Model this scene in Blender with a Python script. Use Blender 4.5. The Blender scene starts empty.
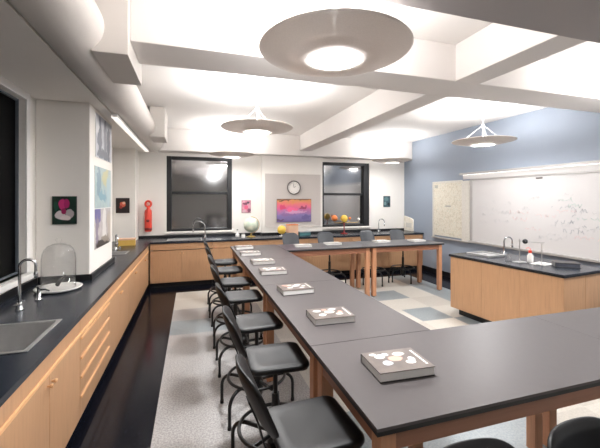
import bpy, math, random
from mathutils import Vector, Matrix
random.seed(7)
PI = math.pi
R = math.radians
COL = bpy.context.scene.collection
sc = bpy.context.scene

# ------------------------------------------------------------------ helpers
def lin(c):
    return tuple(((v/255.)/12.92 if v/255. <= .04045 else ((v/255.+.055)/1.055)**2.4) for v in c)

class MB:
    def __init__(s): s.v=[]; s.f=[]; s.sm=[]; s.mi=[]
    def add(s, vs, fs, sm=False, mi=0):
        b=len(s.v); s.v += [tuple(v) for v in vs]
        for f in fs:
            s.f.append([b+i for i in f]); s.sm.append(sm); s.mi.append(mi)
        return s
    def box(s, x0,x1,y0,y1,z0,z1, mi=0):
        vs=[(x,y,z) for x in (x0,x1) for y in (y0,y1) for z in (z0,z1)]
        return s.add(vs,[(0,1,3,2),(4,6,7,5),(0,4,5,1),(2,3,7,6),(0,2,6,4),(1,5,7,3)],False,mi)
    def cbox(s, c, d, mi=0):
        return s.box(c[0]-d[0]/2,c[0]+d[0]/2,c[1]-d[1]/2,c[1]+d[1]/2,c[2]-d[2]/2,c[2]+d[2]/2,mi)
    def prism(s, poly, a0, a1, axis='z', sm=False, mi=0):
        def p(u,v,a): return {'z':(u,v,a),'y':(u,a,v),'x':(a,u,v)}[axis]
        n=len(poly)
        vs=[p(u,v,a0) for u,v in poly]+[p(u,v,a1) for u,v in poly]
        s.add(vs,[tuple(range(n))[::-1],tuple(range(n,2*n))],False,mi)
        return s.add(vs,[(i,(i+1)%n,n+(i+1)%n,n+i) for i in range(n)],sm,mi)
    def lathe(s, prof, n=24, c=(0,0,0), axis='z', sm=True, mi=0, closed=False):
        vs=[]
        for r,z in prof:
            r=max(r,1e-4)
            for k in range(n):
                a=2*PI*k/n; u,v=r*math.cos(a),r*math.sin(a)
                q={'z':(u,v,z),'x':(z,u,v),'y':(u,z,v)}[axis]
                vs.append((q[0]+c[0],q[1]+c[1],q[2]+c[2]))
        fs=[]; m=len(prof)
        for j in range(m if closed else m-1):
            j2=(j+1)%m
            for k in range(n):
                k2=(k+1)%n
                fs.append((j*n+k,j*n+k2,j2*n+k2,j2*n+k))
        return s.add(vs,fs,sm,mi)
    def cyl(s, c, r, h, n=20, axis='z', mi=0, r2=None):
        r2 = r if r2 is None else r2
        s.lathe([(0,0),(r,0)],n,c,axis,False,mi)
        s.lathe([(r,0),(r2,h)],n,c,axis,True,mi)
        return s.lathe([(r2,h),(0,h)],n,c,axis,False,mi)
    def sphere(s, c, r, n=20, m=12, sc=(1,1,1), mi=0):
        vs=[];fs=[]
        for j in range(m+1):
            t=PI*j/m
            for k in range(n):
                a=2*PI*k/n
                q=max(math.sin(t),1e-4)
                vs.append((c[0]+sc[0]*r*q*math.cos(a),c[1]+sc[1]*r*q*math.sin(a),c[2]+sc[2]*r*math.cos(t)))
        for j in range(m):
            for k in range(n):
                k2=(k+1)%n; fs.append((j*n+k,(j+1)*n+k,(j+1)*n+k2,j*n+k2))
        return s.add(vs,fs,True,mi)
    def tube(s, pts, r, n=8, closed=False, mi=0):
        P=[Vector(p) for p in pts]; N=len(P)
        rs=r if isinstance(r,(list,tuple)) else [r]*N
        T=[]
        for i in range(N):
            if closed: t=P[(i+1)%N]-P[i-1]
            else: t=P[min(i+1,N-1)]-P[max(i-1,0)]
            T.append(t.normalized())
        up=Vector((0,0,1)) if abs(T[0].z)<.9 else Vector((1,0,0))
        u=T[0].cross(up).normalized(); vs=[]
        for i in range(N):
            u=(u-T[i]*u.dot(T[i])).normalized(); w=T[i].cross(u)
            for k in range(n):
                a=2*PI*k/n; vs.append(P[i]+(u*math.cos(a)+w*math.sin(a))*rs[i])
        fs=[]
        for i in range(N if closed else N-1):
            j=(i+1)%N
            for k in range(n):
                k2=(k+1)%n; fs.append((i*n+k,i*n+k2,j*n+k2,j*n+k))
        s.add(vs,fs,True,mi)
        if not closed:
            s.add(vs[:n],[tuple(range(n))[::-1]],False,mi); s.add(vs[-n:],[tuple(range(n))],False,mi)
        return s
    def build(s, name, mats, parent=None, loc=(0,0,0), rz=0, bev=0, kind=None, label=None, seg=2, sub=0):
        me=bpy.data.meshes.new(name); me.from_pydata(s.v,[],s.f); me.update()
        if not isinstance(mats,(list,tuple)): mats=[mats]
        for m in mats: me.materials.append(m)
        me.polygons.foreach_set('use_smooth',s.sm); me.polygons.foreach_set('material_index',s.mi)
        o=bpy.data.objects.new(name,me); COL.objects.link(o)
        o.location=loc; o.rotation_euler=(0,0,rz)
        if parent is not None: o.parent=parent
        if bev:
            b=o.modifiers.new('bevel','BEVEL'); b.width=bev; b.segments=seg; b.limit_method='ANGLE'; b.angle_limit=R(40)
        if sub:
            b=o.modifiers.new('sub','SUBSURF'); b.levels=sub; b.render_levels=sub
        if kind: o['kind']=kind
        if label: o['label']=label
        return o

def rrect(w,d,r,n=6,cx=0,cy=0):
    pts=[]
    for (sx,sy,a0) in ((1,1,0),(-1,1,90),(-1,-1,180),(1,-1,270)):
        for k in range(n+1):
            a=R(a0+90*k/n); pts.append((cx+sx*(w/2-r)+r*math.cos(a),cy+sy*(d/2-r)+r*math.sin(a)))
    return pts
def arc(c,r,a0,a1,n,f):   # points on an arc, f maps (u,v)->xyz
    return [f(c[0]+r*math.cos(R(a0+(a1-a0)*k/n)),c[1]+r*math.sin(R(a0+(a1-a0)*k/n))) for k in range(n+1)]

def thing(name,label,cat,loc=(0,0,0),rz=0,group=None):
    o=bpy.data.objects.new(name,None); COL.objects.link(o); o.empty_display_size=.1
    o.location=loc; o.rotation_euler=(0,0,rz)
    return tag(o,label,cat,group)
def tag(o,label,cat,group=None,kind=None):
    o['label']=label; o['category']=cat
    if group: o['group']=group
    if kind: o['kind']=kind
    return o
def dup(o,loc=None,rz=None,label=None,parent=None):
    c=o.copy(); COL.objects.link(c)
    if parent is not None: c.parent=parent
    if loc is not None: c.location=loc
    if rz is not None: c.rotation_euler=(0,0,rz)
    if label: c['label']=label
    for ch in [x for x in ALLCH.get(o.name,[])]:
        cc=dup(ch,parent=c); ALLCH.setdefault(c.name,[]).append(cc)
    return c
ALLCH={}
def reg(root):
    for x in list(bpy.data.objects):
        if x.parent is not None:
            l=ALLCH.setdefault(x.parent.name,[])
            if x not in l: l.append(x)

# ------------------------------------------------------------------ materials
def nt(name):
    m=bpy.data.materials.new(name); m.use_nodes=True
    t=m.node_tree; b=t.nodes['Principled BSDF']
    return m,t,b
def ramp(t,fac,stops):
    n=t.nodes.new('ShaderNodeValToRGB'); e=n.color_ramp.elements
    while len(e)<len(stops): e.new(.5)
    for i,(p,c) in enumerate(stops):
        e[i].position=p; e[i].color=(*c,1)
    t.links.new(fac,n.inputs['Fac']); return n.outputs['Color']
def coords(t,scale=(1,1,1),kind='Object'):
    tc=t.nodes.new('ShaderNodeTexCoord'); mp=t.nodes.new('ShaderNodeMapping'); mp.inputs['Scale'].default_value=scale
    t.links.new(tc.outputs[kind],mp.inputs['Vector']); return mp.outputs['Vector']
def noise(t,vec,scale,detail=3,rough=.5):
    n=t.nodes.new('ShaderNodeTexNoise'); n.inputs['Scale'].default_value=scale
    n.inputs['Detail'].default_value=detail; n.inputs['Roughness'].default_value=rough
    t.links.new(vec,n.inputs['Vector']); return n.outputs['Fac']
def mat(name,c,rough=.5,metal=0,spec=.5,var=.06,nscale=6,scale=(1,1,1),bump=0,coat=0):
    m,t,b=nt(name); l=lin(c)
    f=noise(t,coords(t,scale),nscale)
    t.links.new(ramp(t,f,[(.3,tuple(v*(1-var) for v in l)),(.7,tuple(min(1,v*(1+var)) for v in l))]),b.inputs['Base Color'])
    b.inputs['Roughness'].default_value=rough; b.inputs['Metallic'].default_value=metal
    b.inputs['Specular IOR Level'].default_value=spec
    if coat: b.inputs['Coat Weight'].default_value=coat; b.inputs['Coat Roughness'].default_value=.15
    if bump:
        bp=t.nodes.new('ShaderNodeBump'); bp.inputs['Strength'].default_value=bump; bp.inputs['Distance'].default_value=.005
        t.links.new(f,bp.inputs['Height']); t.links.new(bp.outputs['Normal'],b.inputs['Normal'])
    return m
def emit(name,c,s):
    m,t,b=nt(name); l=lin(c)
    f=noise(t,coords(t),3)
    t.links.new(ramp(t,f,[(0,tuple(v*.97 for v in l)),(1,l)]),b.inputs['Emission Color'])
    b.inputs['Base Color'].default_value=(*l,1); b.inputs['Emission Strength'].default_value=s; return m
def wood(name,c,grain,dark=.82,rough=.42):
    m,t,b=nt(name); l=lin(c); v=coords(t,grain)
    f=noise(t,v,3,6,.6); g=noise(t,coords(t),1.3,2)
    mx=t.nodes.new('ShaderNodeMath'); mx.operation='ADD'; t.links.new(f,mx.inputs[0])
    m2=t.nodes.new('ShaderNodeMath'); m2.operation='MULTIPLY'; m2.inputs[1].default_value=.35; t.links.new(g,m2.inputs[0]); t.links.new(m2.outputs[0],mx.inputs[1])
    t.links.new(ramp(t,mx.outputs[0],[(.4,tuple(x*dark for x in l)),(.62,l),(.95,tuple(min(1,x*1.1) for x in l))]),b.inputs['Base Color'])
    b.inputs['Roughness'].default_value=rough; return m
def speck(name,c,c2,rough=.35,scale=55,spread=(.42,.58),c3=None):
    m,t,b=nt(name); v=coords(t); f=noise(t,v,scale,4,.75)
    st=[(spread[0],lin(c)),(spread[1],lin(c2))]
    if c3: st.append((min(.99,spread[1]+.1),lin(c3)))
    t.links.new(ramp(t,f,st),b.inputs['Base Color']); b.inputs['Roughness'].default_value=rough; return m
def blobs(name,base,bl,axes=(0,2),noise_amt=.05,base2=None,rough=.4,nscale=8,bands=None,wob=.06):
    """picture surface: soft-edged ellipses (cx,cy,rx,ry,colour) over a base, in local coordinates"""
    m,t,b=nt(name); tc=t.nodes.new('ShaderNodeTexCoord'); sep=t.nodes.new('ShaderNodeSeparateXYZ')
    nn=t.nodes.new('ShaderNodeTexNoise'); nn.inputs['Scale'].default_value=nscale; nn.inputs['Detail'].default_value=3
    t.links.new(tc.outputs['Object'],nn.inputs['Vector'])
    va=t.nodes.new('ShaderNodeVectorMath'); va.operation='MULTIPLY_ADD'
    va.inputs[1].default_value=(wob,)*3; t.links.new(nn.outputs['Color'],va.inputs[0]); 
    vs=t.nodes.new('ShaderNodeVectorMath'); vs.operation='SUBTRACT'; vs.inputs[1].default_value=(wob/2,)*3
    t.links.new(tc.outputs['Object'],va.inputs[2]); t.links.new(va.outputs[0],vs.inputs[0]); t.links.new(vs.outputs[0],sep.inputs[0])
    u,w=sep.outputs[axes[0]],sep.outputs[axes[1]]
    def mth(op,a,bv=None):
        n=t.nodes.new('ShaderNodeMath'); n.operation=op
        if hasattr(a,'links'): t.links.new(a,n.inputs[0])
        else: n.inputs[0].default_value=a
        if bv is not None:
            if hasattr(bv,'links'): t.links.new(bv,n.inputs[1])
            else: n.inputs[1].default_value=bv
        return n.outputs[0]
    if bands:
        lo,hi,st=bands
        mr=t.nodes.new('ShaderNodeMapRange'); mr.inputs['From Min'].default_value=lo; mr.inputs['From Max'].default_value=hi
        t.links.new(w,mr.inputs['Value'])
        cur=ramp(t,mr.outputs[0],[(p,lin(c)) for p,c in st])
    else:
        cur=ramp(t,nn.outputs['Fac'],[(.35,lin(base)),(.65,lin(base2 or base))])
    for (cx,cy,rx,ry,c) in bl:
        du=mth('MULTIPLY',mth('SUBTRACT',u,cx),1/rx); dw=mth('MULTIPLY',mth('SUBTRACT',w,cy),1/ry)
        d=mth('ADD',mth('MULTIPLY',du,du),mth('MULTIPLY',dw,dw))
        k=ramp(t,d,[(.7,(1,1,1)),(1.1,(0,0,0))])
        mx=t.nodes.new('ShaderNodeMix'); mx.data_type='RGBA'; t.links.new(k,mx.inputs[0]); t.links.new(cur,mx.inputs[6]); mx.inputs[7].default_value=(*lin(c),1)
        cur=mx.outputs[2]
    t.links.new(cur,b.inputs['Base Color']); b.inputs['Roughness'].default_value=rough
    return m
def glassmat(name,c=(245,250,250),rough=.02,ior=1.3):
    m,t,b=nt(name); f=noise(t,coords(t),2); l=lin(c)
    t.links.new(ramp(t,f,[(0,l),(1,tuple(x*.98 for x in l))]),b.inputs['Base Color'])
    tr=t.nodes.new('ShaderNodeBsdfTransparent'); tr.inputs[0].default_value=(.985,.99,.99,1)
    TR=tr
    gl=t.nodes.new('ShaderNodeBsdfGlossy'); gl.inputs['Roughness'].default_value=.04
    lw=t.nodes.new('ShaderNodeLayerWeight'); lw.inputs[0].default_value=.35
    k=ramp(t,lw.outputs['Facing'],[(0,(.03,)*3),(.5,(.07,)*3),(.85,(.2,)*3),(1,(.6,)*3)])
    t.links.new(ramp(t,lw.outputs['Facing'],[(0,(.99,)*3),(.6,(.97,)*3),(.85,(.72,)*3),(1,(.3,)*3)]),TR.inputs[0])
    mx=t.nodes.new('ShaderNodeMixShader'); t.links.new(k,mx.inputs[0]); t.links.new(tr.outputs[0],mx.inputs[1]); t.links.new(gl.outputs[0],mx.inputs[2])
    t.links.new(mx.outputs[0],t.nodes['Material Output'].inputs[0]); return m
def nightglass(name,mixf,rough,tint=(10,12,15)):
    m,t,b=nt(name); out=t.nodes['Material Output']
    b.inputs['Base Color'].default_value=(*lin(tint),1); b.inputs['Roughness'].default_value=.3; b.inputs['Specular IOR Level'].default_value=.02
    g=t.nodes.new('ShaderNodeBsdfGlossy'); g.inputs['Roughness'].default_value=rough
    f=noise(t,coords(t),1.5,1)
    t.links.new(ramp(t,f,[(0,(.9,.9,.92)),(1,(1,1,1))]),g.inputs['Color'])
    mx=t.nodes.new('ShaderNodeMixShader'); mx.inputs[0].default_value=mixf
    t.links.new(b.outputs[0],mx.inputs[1]); t.links.new(g.outputs[0],mx.inputs[2]); t.links.new(mx.outputs[0],out.inputs[0]); return m

M={}
M['white']=mat('wall_paint',(236,232,226),.75,var=.015,nscale=2)
M['ceil']=mat('ceiling_paint',(228,224,220),.8,var=.012,nscale=2)
M['beam']=mat('beam_paint',(226,221,217),.8,var=.012,nscale=2)
M['nearbeam']=mat('near_beam_grey',(176,172,172),.85,var=.012,nscale=2)
M['blue']=mat('blue_wall_paint',(142,151,164),.7,var=.02,nscale=2)
M['grey_panel']=mat('tack_panel_fabric',(203,196,191),.9,var=.04,nscale=60)
M['counter']=mat('dark_epoxy_resin',(39,44,53),.27,spec=.5,var=.1,nscale=40)
M['tabletop']=mat('grey_laminate',(90,85,85),.42,spec=.3,var=.02,nscale=30)
M['edge']=mat('black_edge_band',(22,21,22),.4,var=.05)
M['darkgrey']=mat('dark_grey_laminate',(84,82,85),.36,var=.03,nscale=30)
M['maple']=wood('maple_veneer',(192,150,113),(14,14,1.2))
M['mapleh']=wood('maple_strip',(226,178,130),(1.2,1.2,14))
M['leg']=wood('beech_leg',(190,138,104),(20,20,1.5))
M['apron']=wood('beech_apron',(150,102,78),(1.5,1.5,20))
M['black']=mat('black_plinth',(17,17,20),.45,var=.1)
M['plastic']=mat('black_polyurethane',(14,14,16),.44,spec=.38,var=.08,nscale=50)
M['plastic_worn']=mat('charcoal_polyurethane',(70,73,78),.45,spec=.5,var=.06,nscale=50)
M['tube']=mat('black_powder_coat',(14,14,15),.35,spec=.5)
M['steel']=mat('stainless_steel',(188,187,186),.42,metal=.75,var=.05,nscale=20)
M['chrome']=mat('chrome',(205,207,210),.12,metal=1,var=.02)
M['frame']=mat('dark_window_frame',(27,27,30),.45,var=.06)
M['frame_grey']=mat('blue_grey_window_frame',(96,102,110),.4,var=.05)
M['glass']=glassmat('clear_glass')
M['glass_thick']=mat('thick_glass',(226,230,230),.08,spec=.8,var=.02)
M['nightback']=nightglass('night_window_glass',.45,.10)
M['nightside']=nightglass('black_window_glass',.012,.3,(2,2,3))
M['wb']=mat('whiteboard_enamel',(192,189,188),.3,var=.012,nscale=2)
M['alu']=mat('aluminium_trim',(168,165,162),.4,metal=.3,var=.04)
M['duct']=mat('duct_paint',(216,210,204),.6,var=.015)
M['disc']=mat('perforated_metal',(222,213,206),.6,var=.05,nscale=150)
_t=M['disc'].node_tree; _tl=_t.nodes.new('ShaderNodeBsdfTransparent')   # the perforation lets a fifth of the light through
_mx=_t.nodes.new('ShaderNodeMixShader'); _mx.inputs[0].default_value=.15
_t.links.new(_t.nodes['Principled BSDF'].outputs[0],_mx.inputs[1]); _t.links.new(_tl.outputs[0],_mx.inputs[2]); _t.links.new(_mx.outputs[0],_t.nodes['Material Output'].inputs[0])
M['whitemetal']=mat('white_enamel',(230,228,225),.4,var=.02)
M['lampglow']=emit('lamp_diffuser',(255,250,240),2.2)
M['barglow']=emit('bar_glow',(250,244,236),.42)
M['boardglow']=emit('board_light_tube',(255,252,248),2.6)
M['cream']=speck('cream_tile',(196,191,182),(209,204,195),.35)
M['beige']=speck('beige_tile',(186,181,172),(199,193,184),.35)
M['lgrey']=speck('light_grey_speckle_tile',(146,143,142),(186,183,181),.38,70)
M['bgrey']=speck('blue_grey_tile',(134,142,146),(150,157,160),.35)
M['darktile']=speck('black_speckle_tile',(11,12,18),(24,27,38),.16,60,(.45,.62),(90,92,110))
M['darktile'].node_tree.nodes['Principled BSDF'].inputs['Specular IOR Level'].default_value=.22
M['paper']=mat('paper_pages',(234,231,227),.8,var=.05,nscale=40,scale=(1,1,20))
M['cover_dark']=mat('dark_book_board',(52,49,49),.4,var=.05)
M['ceramic']=mat('white_ceramic',(232,230,226),.25,var=.02)
M['red']=mat('red_enamel',(222,70,52),.4,var=.04)
M['darkred']=mat('dark_red_rubber',(130,30,26),.5)
M['pink']=mat('pale_pink_plate',(240,190,178),.5)
M['yellow']=mat('yellow_plastic',(238,198,84),.4,var=.05)
M['orange']=mat('orange_plastic',(226,130,70),.4,var=.05)
M['peach']=mat('peach_card',(232,190,160),.6,var=.05)
M['teal']=mat('teal_plastic',(70,120,125),.4)
M['gold']=mat('brass',(196,166,96),.3,metal=.7)
M['yellowcard']=mat('yellow_cardboard',(222,182,92),.6,var=.05)
M['clockwhite']=mat('clock_face_paint',(238,234,228),.4,var=.01)
M['clockgrey']=mat('clock_rim_plastic',(104,98,96),.35)

# ------------------------------------------------------------------ room geometry constants
XL, XR, YB, YF, ZC = -1.50, 5.47, 8.05, -4.6, 3.23
SW = .25   # shell thickness

# ---- floor: patterned tiles, one mesh
fl=MB(); S=.53
def tilecol(i,j):
    x=3.16+S*(i+.5); y=4.19+S*(j+.5)
    if x>4.75 or y>7.0: return 4
    if x<1.3:
        if y<4.72: return 2
        return {1:3,2:2,3:1,4:0}.get(j,2)
    if (i,j) in ((0,0),(-1,2),(1,-1),(0,2),(2,1),(2,2),(-1,-3),(-2,-3),(-3,-2),(-2,-5),(-3,-4)): return 3
    if i in (-4,-3,-2) and j in (-6,-5,-4): return 3
    if x>4.16: return 3
    return 0 if (i*3+j*5)%4 else 1
for i in range(-7,5):
    for j in range(-17,8):
        x0=max(3.16+S*i,-.28); x1=min(3.16+S*(i+1),XR); y0=max(4.19+S*j,YF); y1=min(4.19+S*(j+1),YB)
        if x1>x0 and y1>y0:
            if i==-7: x0=-.28
            fl.add([(x0,y0,0),(x1,y0,0),(x1,y1,0),(x0,y1,0)],[(0,1,2,3)],False,tilecol(i,j))
fl.add([(XL,YF,0),(-.28,YF,0),(-.28,YB,0),(XL,YB,0)],[(0,1,2,3)],False,4)
fl.box(XL-SW,XR+SW,YF-SW,YB+SW,-.2,-.004,2)
fl.build('floor',[M['cream'],M['beige'],M['lgrey'],M['bgrey'],M['darktile']],kind='structure')

# ---- walls
def wall_with_holes(mb,u0,u1,z0,z1,holes,put):
    """put(u0,u1,z0,z1) adds a slab; holes = [(u0,u1,z0,z1)] sorted by u"""
    u=u0
    for (a,b,c,d) in holes:
        put(u,a,z0,z1); put(a,b,z0,c); put(a,b,d,z1); u=b
    put(u,u1,z0,z1)
WB=[(-.53,.88,1.035,2.69),(3.10,4.415,1.045,2.675)]
w=MB(); wall_with_holes(w,XL-SW,XR+SW,0,ZC+.1,WB,lambda a,b,c,d:w.box(a,b,YB,YB+SW,c,d))
w.build('wall_back',M['white'],kind='structure')
WL=[(1.6,3.87,1.06,2.69)]
w=MB(); wall_with_holes(w,YF,YB,0,ZC+.1,WL,lambda a,b,c,d:w.box(XL-SW,XL,a,b,c,d))
w.build('wall_left',M['white'],kind='structure')
MB().box(XR,XR+SW,YF,YB,0,ZC+.1).build('wall_right',M['blue'],kind='structure')
MB().box(XL-SW,XR+SW,YF-SW,YF,0,ZC+.1).build('wall_front',M['white'],kind='structure')
MB().box(XL-SW,XR+SW,YF-SW,YB+SW,ZC,ZC+.2).build('ceiling',M['ceil'],kind='structure')
# beams, bulkhead, soffit, pillars
MB().box(-.42,XR,2.70,3.14,2.88,ZC).build('trim_1',M['beam'],kind='structure',bev=.006)
MB().box(2.40,2.69,3.14,7.69,2.88,ZC).box(2.40,2.69,1.53,2.70,2.88,ZC).build('trim_2',M['beam'],kind='structure',bev=.006)
MB().box(-.98,XR,7.69,YB,2.76,ZC).build('trim_3',M['beam'],kind='structure',bev=.01)
MB().box(XL,-.98,YF,YB,2.76,ZC).box(-.98,-.907,YF,YB,2.76,2.774).build('trim_4',M['white'],kind='structure')          # soffit over the left windows
MB().box(-.98,XR,.55,1.53,2.75,ZC).build('trim_5',M['nearbeam'],kind='structure')          # deep beam by the camera, a darker grey than the other beams
MB().box(XL,-1.02,4.10,5.15,0,2.76).build('trim_6',M['white'],kind='structure',bev=.008)  # left pillar
MB().box(XL,-1.09,7.62,YB,0,2.76).build('trim_7',M['white'],kind='structure',bev=.008)     # corner pier
MB().box(1.56,3.06,7.92,YB,0,2.76).build('trim_8',M['white'],kind='structure',bev=.006)    # pier between back windows
MB().box(XR-.02,XR,YF,7.42,0,.11).build('baseboard_right',M['black'],kind='structure',bev=.004)

# ---- windows
def back_window(name,x0,x1,z0,z1,rail,tl,tr):
    root=bpy.data.objects.new(name,None); COL.objects.link(root); root['kind']='structure'; root.location=((x0+x1)/2,YB,z0)
    hw=(x1-x0)/2; h=z1-z0
    f=MB(); t=.07
    f.box(-hw,-hw+tl,0.01,.14,0,h).box(hw-tr,hw,0.01,.14,0,h).box(-hw+tl,hw-tr,.01,.14,h-t,h).box(-hw+tl,hw-tr,.01,.14,0,.05)
    f.build('window_frame',M['frame'],root,bev=.006)
    MB().box(-hw+tl,hw-tr,.05,.11,rail-z0-.03,rail-z0+.03).build('sash_rail',M['frame'],root,bev=.006)
    MB().box(-hw+tl,hw-tr,.085,.095,rail-z0+.03,h-t).build('pane',M['nightback'],root)
    MB().box(-hw+tl,hw-tr,.115,.125,.05,rail-z0-.03).build('pane',M['nightback'],root)
    MB().box(-hw-.03,hw+.03,-.05,.03,-.045,-.005).build('window_sill',M['white'],root,bev=.006)
back_window('window_1',-.53,.88,1.035,2.69,1.885,.10,.10)
back_window('window_2',3.10,4.415,1.045,2.675,1.87,.05,.16)
root=bpy.data.objects.new('window_3',None); COL.objects.link(root); root['kind']='structure'; root.location=(XL,2.735,1.06)
a,b,h=-1.135,1.135,1.63
f=MB(); t=.06
f.box(-.2,-.045,a,a+t,0,h).box(-.2,-.045,b-.015,b,0,h).box(-.2,-.045,a+t,b-.015,h-.02,h).box(-.2,-.045,a+t,b-.015,0,.015)
f.build('window_frame',M['frame_grey'],root,bev=.006)
MB().box(-.085,-.07,a+t,b-.015,.015,h-.02).build('pane',M['nightside'],root)
g=MB(); g.box(0,.018,b,b+.07,-.02,h+.07).box(0,.018,a-.07,a,-.02,h+.07).box(0,.018,a,b,h,h+.07)
g.build('casing',M['whitemetal'],root,bev=.004)
MB().box(-.06,.07,a-.05,b+.05,-.05,0).build('window_sill',M['whitemetal'],root,bev=.006)

# ------------------------------------------------------------------ ceiling duct and lamps
def lumpy(y): return .2
d=thing('air_duct','round white air duct running along the left edge of the ceiling','air duct',(-.765,1.6,2.92))
MB().lathe([(.0,0),(.2,0),(.2,6.02),(.0,6.02)],40,axis='y').build('duct_tube',M['duct'],d)
for y0,y1 in ((1.02,1.70),(4.35,4.99)):
    MB().box(.12,.345,y0,y1,-.172,.309).build('duct_box',M['duct'],d,bev=.004)
bar=thing('glow_bar','slim white glowing bar under the duct beyond the left pillar','light fixture',(-.84,5.9,2.672))
MB().box(-.03,.03,-1.55,1.45,.012,.046).build('housing',M['whitemetal'],bar)
MB().box(-.028,.028,-1.55,1.45,0,.012).build('diffuser',M['barglow'],bar)  # emissive face, so the bar shows as a bright line along the duct

LZ=2.605
def make_lamp():
    t=thing('pendant_lamp','','pendant lamp',(0,0,0),0,'round disc pendant lamps')
    MB().lathe([(.152,-.004),(.30,.020),(.446,.052),(.459,.060),(.452,.068),(.30,.034),(.152,.010)],56,closed=True).build('disc',M['disc'],t)
    MB().lathe([(.152,0.010),(.152,.05),(.14,.07),(.14,.06),(.146,.05),(.146,0.010)],40,closed=True).build('reflector_bowl',M['whitemetal'],t)
    MB().lathe([(.0,.012),(.145,.012),(.145,.018),(.0,.018)],40).build('diffuser',M['lampglow'],t)
    MB().cyl((0,0,.07),.008,ZC-LZ-.09,10).cyl((0,0,.065),.15,.012,24).build('stem',M['whitemetal'],t)
    MB().lathe([(0,ZC-LZ-.002),(.065,ZC-LZ-.002),(.06,ZC-LZ-.03),(.02,ZC-LZ-.05),(0,ZC-LZ-.05)],24).build('ceiling_canopy',M['whitemetal'],t)
    MB().sphere((0,0,.30),.026,12,8).build('stem_collar',M['whitemetal'],t)
    for k in range(3):
        a=R(30+120*k); MB().tube([(.02*math.cos(a),.02*math.sin(a),.30),(.33*math.cos(a),.33*math.sin(a),.041)],.0012,5).build('suspension_wire',M['whitemetal'],t)
    return t
lamp0=make_lamp(); reg(lamp0)
LAMPS=[((.83,1.945),'largest disc pendant lamp, hanging nearest above the long table'),
       ((.795,4.37),'middle disc pendant lamp above the long table, with its stem in view'),
       ((.78,7.15),'small-looking disc pendant lamp by the head of the left back window'),
       ((4.38,4.33),'disc pendant lamp hanging in front of the blue wall by the whiteboard'),
       ((4.5,7.12),'disc pendant lamp tucked under the bulkhead in the far right corner')]
LAMPS.append(((4.38,1.84),'disc pendant lamp over the near right of the room, beyond the picture edge'))
LAMPS+=[((.80,-.70),'added unseen disc pendant lamp behind the viewer on the left, brightening the near side'),((4.38,-.70),'added unseen disc pendant lamp behind the viewer on the right, brightening the near side')]  # two unseen lamps added behind the camera to brighten the near side
for i,((x,y),lb) in enumerate(LAMPS):
    if i==0: o=lamp0; o.location=(x,y,LZ); o['label']=lb
    else: o=dup(lamp0,(x,y,LZ),0,lb)

def area(name,loc,rot,size,power,shape='DISK',sy=None,col=(.99,.993,1)):
    L=bpy.data.lights.new(name,'AREA'); L.shape=shape; L.size=size; L.energy=power; L.color=col
    if sy: L.size_y=sy
    o=bpy.data.objects.new(name,L); COL.objects.link(o); o.location=loc; o.rotation_euler=rot; return o
for i,((x,y),lb) in enumerate(LAMPS):
    k=[1.1,1.05,.6,1,.5,1,.22,.22][i]; UP=8*k; UA=18*k; DN=20*k
    L=bpy.data.lights.new('lamp_bulb','POINT'); L.energy=UP; L.shadow_soft_size=.09; L.color=(.99,.993,1)
    o=bpy.data.objects.new('lamp_bulb',L); COL.objects.link(o); o.location=(x-.0,y+.16,LZ+.15)
    area('lamp_uplight',(x,y,LZ+.11),(PI,0,0),.7,UA)
    area('lamp_downlight',(x,y,LZ+.008),(0,0,0),.28,DN)

# ------------------------------------------------------------------ base cabinets
def knob(parent,x,y,z,axis):
    m=MB()
    if axis=='x': m.lathe([(0,.03),(.009,.03),(.013,.024),(.012,.016),(.006,.012),(.006,0)],12,(x,y,z),'x')
    else: m.lathe([(0,-.03),(.009,-.03),(.013,-.024),(.012,-.016),(.006,-.012),(.006,0)],12,(x,y,z),'y')
    return m.build('knob',M['mapleh'],parent)
CT=.91
def cab_left(y0,y1,kind,label):
    t=thing('base_cabinet',label,'cabinet',(-.80,y0,0),0,'cabinets under the left counter')
    L=y1-y0-.003; xb=-.60
    if y0>3.9 and y0<5.5: xb=-.20
    MB().box(xb,-.02,.001,L,.10,.874 if (kind!='sink' and y0<5) else (.62 if kind=='sink' else .74)).build('carcass',M['maple'],t)
    MB().box(xb,-.07,.001,L,0,.10).build('plinth',M['black'],t)
    if kind=='drawers':
        for k,(z0,z1) in enumerate(((.11,.28),(.29,.425),(.435,.57),(.58,.72))):
            f=MB().box(-.02,0,.002,L-.002,z0,z1).build('drawer_front',M['maple'],t,bev=.002)
            MB().box(0,.012,.01,L-.01,z1-.022,z1-.002).build('strip_pull',M['mapleh'],f,bev=.003)
        f=MB().box(-.02,0,.002,L-.002,.735,.87).build('drawer_front',M['maple'],t,bev=.002)
        MB().box(0,.012,.002,L-.002,.735,.757).build('strip_pull',M['mapleh'],f,bev=.003)
    else:
        n=2
        for k in range(n):
            a=L*k/n+.002; b=L*(k+1)/n-.002
            dd=MB().box(-.02,0,a,b,.11,.72).build('door',M['maple'],t,bev=.002)
            knob(dd,0,(b-.03) if k==0 else (a+.03),.67,'x')
        f=MB().box(-.02,0,.002,L-.002,.735,.87).build('top_panel',M['maple'],t,bev=.002)
        MB().box(0,.012,.002,L-.002,.735,.757).build('strip_pull',M['mapleh'],f,bev=.003)
    return t
cab_left(.85,1.80,'doors','maple cabinet at the very near end of the left counter')
cab_left(1.80,2.96,'sink','maple cabinet with two doors under the left steel sink')
cab_left(2.96,3.90,'drawers','maple drawer cabinet below the glass bell jar with stacked strip pulls')
cab_left(3.90,5.02,'doors','maple two-door cabinet under the left counter in front of the pillar')
cab_left(5.02,6.10,'doors','maple two-door cabinet under the left counter just past the pillar')
cab_left(6.10,7.20,'doors','maple two-door cabinet at the far end of the left counter by the corner')

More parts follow.
